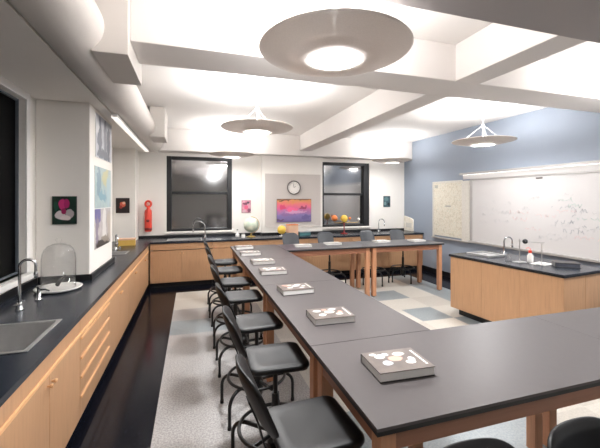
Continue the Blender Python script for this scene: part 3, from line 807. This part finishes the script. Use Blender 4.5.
p1=blobs('tree_poster',(196,198,204),[(-.2,-.02,.10,.28,(96,102,116)),(.05,.05,.07,.25,(120,124,136)),(.22,-.04,.10,.24,(88,92,106)),(-.05,-.20,.30,.06,(104,108,118)),(-.33,.12,.06,.14,(214,214,218))],(1,2),base2=(176,180,190),nscale=9,wob=.22)
p2=blobs('pond_poster',(164,180,184),[(.1,.12,.16,.10,(196,192,150)),(-.2,.05,.12,.2,(130,152,164)),(.25,-.05,.10,.2,(170,192,196)),(-.05,-.12,.2,.06,(128,164,178))],(1,2),base2=(176,194,190),nscale=11,wob=.24)
p3=blobs('waterfall_poster',(198,192,190),[(-.25,.18,.16,.14,(112,108,160)),(-.28,-.02,.06,.2,(140,130,150)),(.05,.0,.10,.25,(224,220,216)),(.0,-.2,.36,.07,(70,66,64)),(.3,.0,.1,.2,(186,176,164)),(.1,-.15,.2,.04,(150,140,128))],(1,2),base2=(176,168,166),nscale=10,wob=.2)
PX=-1.02
picture('tree_poster','top poster of bare grey trees on the side of the left pillar',(PX+.001,4.695,2.47),.785,.495,p1,'x',1,thick=.004,frame=M['paper'])
picture('pond_poster','middle pale blue-green poster on the side of the left pillar',(PX+.001,4.66,1.885),.785,.48,p2,'x',1,thick=.004,frame=M['paper'])
picture('waterfall_poster','bottom poster of a pale waterfall over dark rocks on the left pillar',(PX+.001,4.65,1.42),.77,.45,p3,'x',1,thick=.004,frame=M['paper'])
# red extinguisher-shaped item
t=thing('fire_extinguisher','red fire extinguisher hanging on the back wall left of the window','fire extinguisher',(-.885,8.046,1.06))
MB().lathe([(0,.0),(.06,0),(.07,.015),(.071,.05),(.071,.42),(.064,.45),(.034,.48),(.032,.52),(0,.52)],28,(0,-.10,0)).build('cylinder',M['red'],t)
MB().tube([(0.055*math.cos(R(q)),-.10,.585+.062*math.sin(R(q))) for q in range(0,360,20)],.022,8,closed=True).build('head_ring',M['red'],t)
MB().lathe([(0,-.09),(.045,-.09),(.045,-.105),(0,-.105)],20,(0,0,.59),'y').build('gauge',M['pink'],t)
MB().lathe([(0,-.168),(.03,-.168),(.03,-.176),(0,-.176)],16,(0.0,0,.23),'y').build('badge',M['darkred'],t)
MB().box(-.03,.03,-.012,0,.1,.42).build('wall_bracket',M['steel'],t)
MB().lathe([(.0705,.0),(.073,.0),(.073,.05),(.0705,.05)],28,(0,-.10,.03),closed=True).build('base_band',M['darkred'],t)

# ------------------------------------------------------------------ things on the back counter
t=thing('globe','pale green globe on a brass stand by the left back window','globe',(1.25,7.62,CT))
gm=blobs('globe_map',(190,208,190),[],base2=(226,226,206),nscale=9)
MB().lathe([(0,0),(.10,0),(.10,.012),(.04,.03),(.015,.05),(.012,.085),(0,.085)],24).build('stand',M['gold'],t)
MB().sphere((0,0,.265),.165,32,20).build('sphere',gm,t)
MB().tube([(.18*math.cos(R(q)),0,.265+.18*math.sin(R(q))) for q in range(-90,91,10)],.007,8).build('meridian_arm',M['gold'],t)
t=thing('glass_bottle','small clear bottle on the back counter left of the globe','bottle',(.95,7.62,CT))
MB().lathe([(0,0),(.04,0),(.045,.01),(.045,.07),(.016,.11),(.014,.15),(.018,.155),(0,.155)],20).build('body',M['ceramic'],t)
MB().cyl((0,0,.156),.017,.02,12).build('stopper',M['clockgrey'],t)
t=thing('bottle','short white jar close beside the globe on the back counter','jar',(1.06,7.5,CT))
MB().lathe([(0,0),(.04,0),(.042,.01),(.042,.06),(.03,.075),(0,.075)],18).build('body',M['ceramic'],t)
MB().cyl((0,0,.076),.034,.02,16).build('lid',M['clockgrey'],t)
t=thing('ball_model','yellow ball on a white stand at the left of the back stools','model',(1.93,7.55,CT))
MB().lathe([(0,0),(.06,0),(.06,.012),(.012,.02),(.012,.05),(0,.05)],18).build('stand',M['ceramic'],t)
MB().sphere((0,0,.145),.098,24,16).build('ball',M['yellow'],t)
t=thing('card_box','peach coloured carton standing right of the yellow ball','box',(2.19,7.6,CT),R(6))
MB().box(-.12,.12,-.08,.08,0,.24).build('carton',M['peach'],t,bev=.004)
MB().box(-.122,.122,-.082,.082,.24,.262).build('lid',M['orange'],t,bev=.004)
t=thing('tray_box','small teal box on the back counter below the landscape picture','box',(2.48,7.6,CT))
MB().box(-.13,.13,-.08,.08,0,.07).build('body',M['teal'],t,bev=.004)
MB().box(-.135,.135,-.085,.085,.07,.09).build('lid',M['bgrey'],t,bev=.004)
t=thing('orrery','planet model with a yellow ball on arms before the right back window','planet model',(3.50,7.62,CT))
MB().lathe([(0,0),(.09,0),(.09,.015),(.02,.03),(.014,.04),(.014,.28),(0,.28)],20).build('stand',M['darkred'],t)
MB().sphere((0,0,.365),.088,24,16).build('sun_ball',M['yellow'],t)
for (x,y,z,r,mm) in ((-.24,.03,.38,.075,'orange'),(.14,-.02,.37,.034,'orange'),(.40,.03,.345,.036,'ceramic')):
    a=MB().tube([(0,0,.27),(x*.6,y*.6,.262),(x*.96,y,.27),(x,y,z-r*.8)],.006,6).build('arm',M['gold'],t)
    MB().sphere((x,y,z),r,18,12).build('planet',M[mm],a)

# ------------------------------------------------------------------ camera, world, exposure
cam=bpy.data.cameras.new('camera'); co=bpy.data.objects.new('camera',cam); COL.objects.link(co)
cam.sensor_width=36; cam.lens=36*345/600; cam.shift_y=-(224-198.5)/600; cam.clip_start=.03
co.location=(0,0,1.76); co.rotation_euler=(PI/2,0,-math.atan(108/345))
sc.camera=co
wd=bpy.data.worlds.new('night'); sc.world=wd; wd.use_nodes=True
wd.node_tree.nodes['Background'].inputs[0].default_value=(.01,.012,.02,1); wd.node_tree.nodes['Background'].inputs[1].default_value=.3
vs=sc.view_settings; vs.view_transform='Standard'; vs.look='None'; vs.gamma=1; vs.use_curve_mapping=False; vs.exposure=1.15
sc.cycles.max_bounces=10; sc.cycles.diffuse_bounces=6
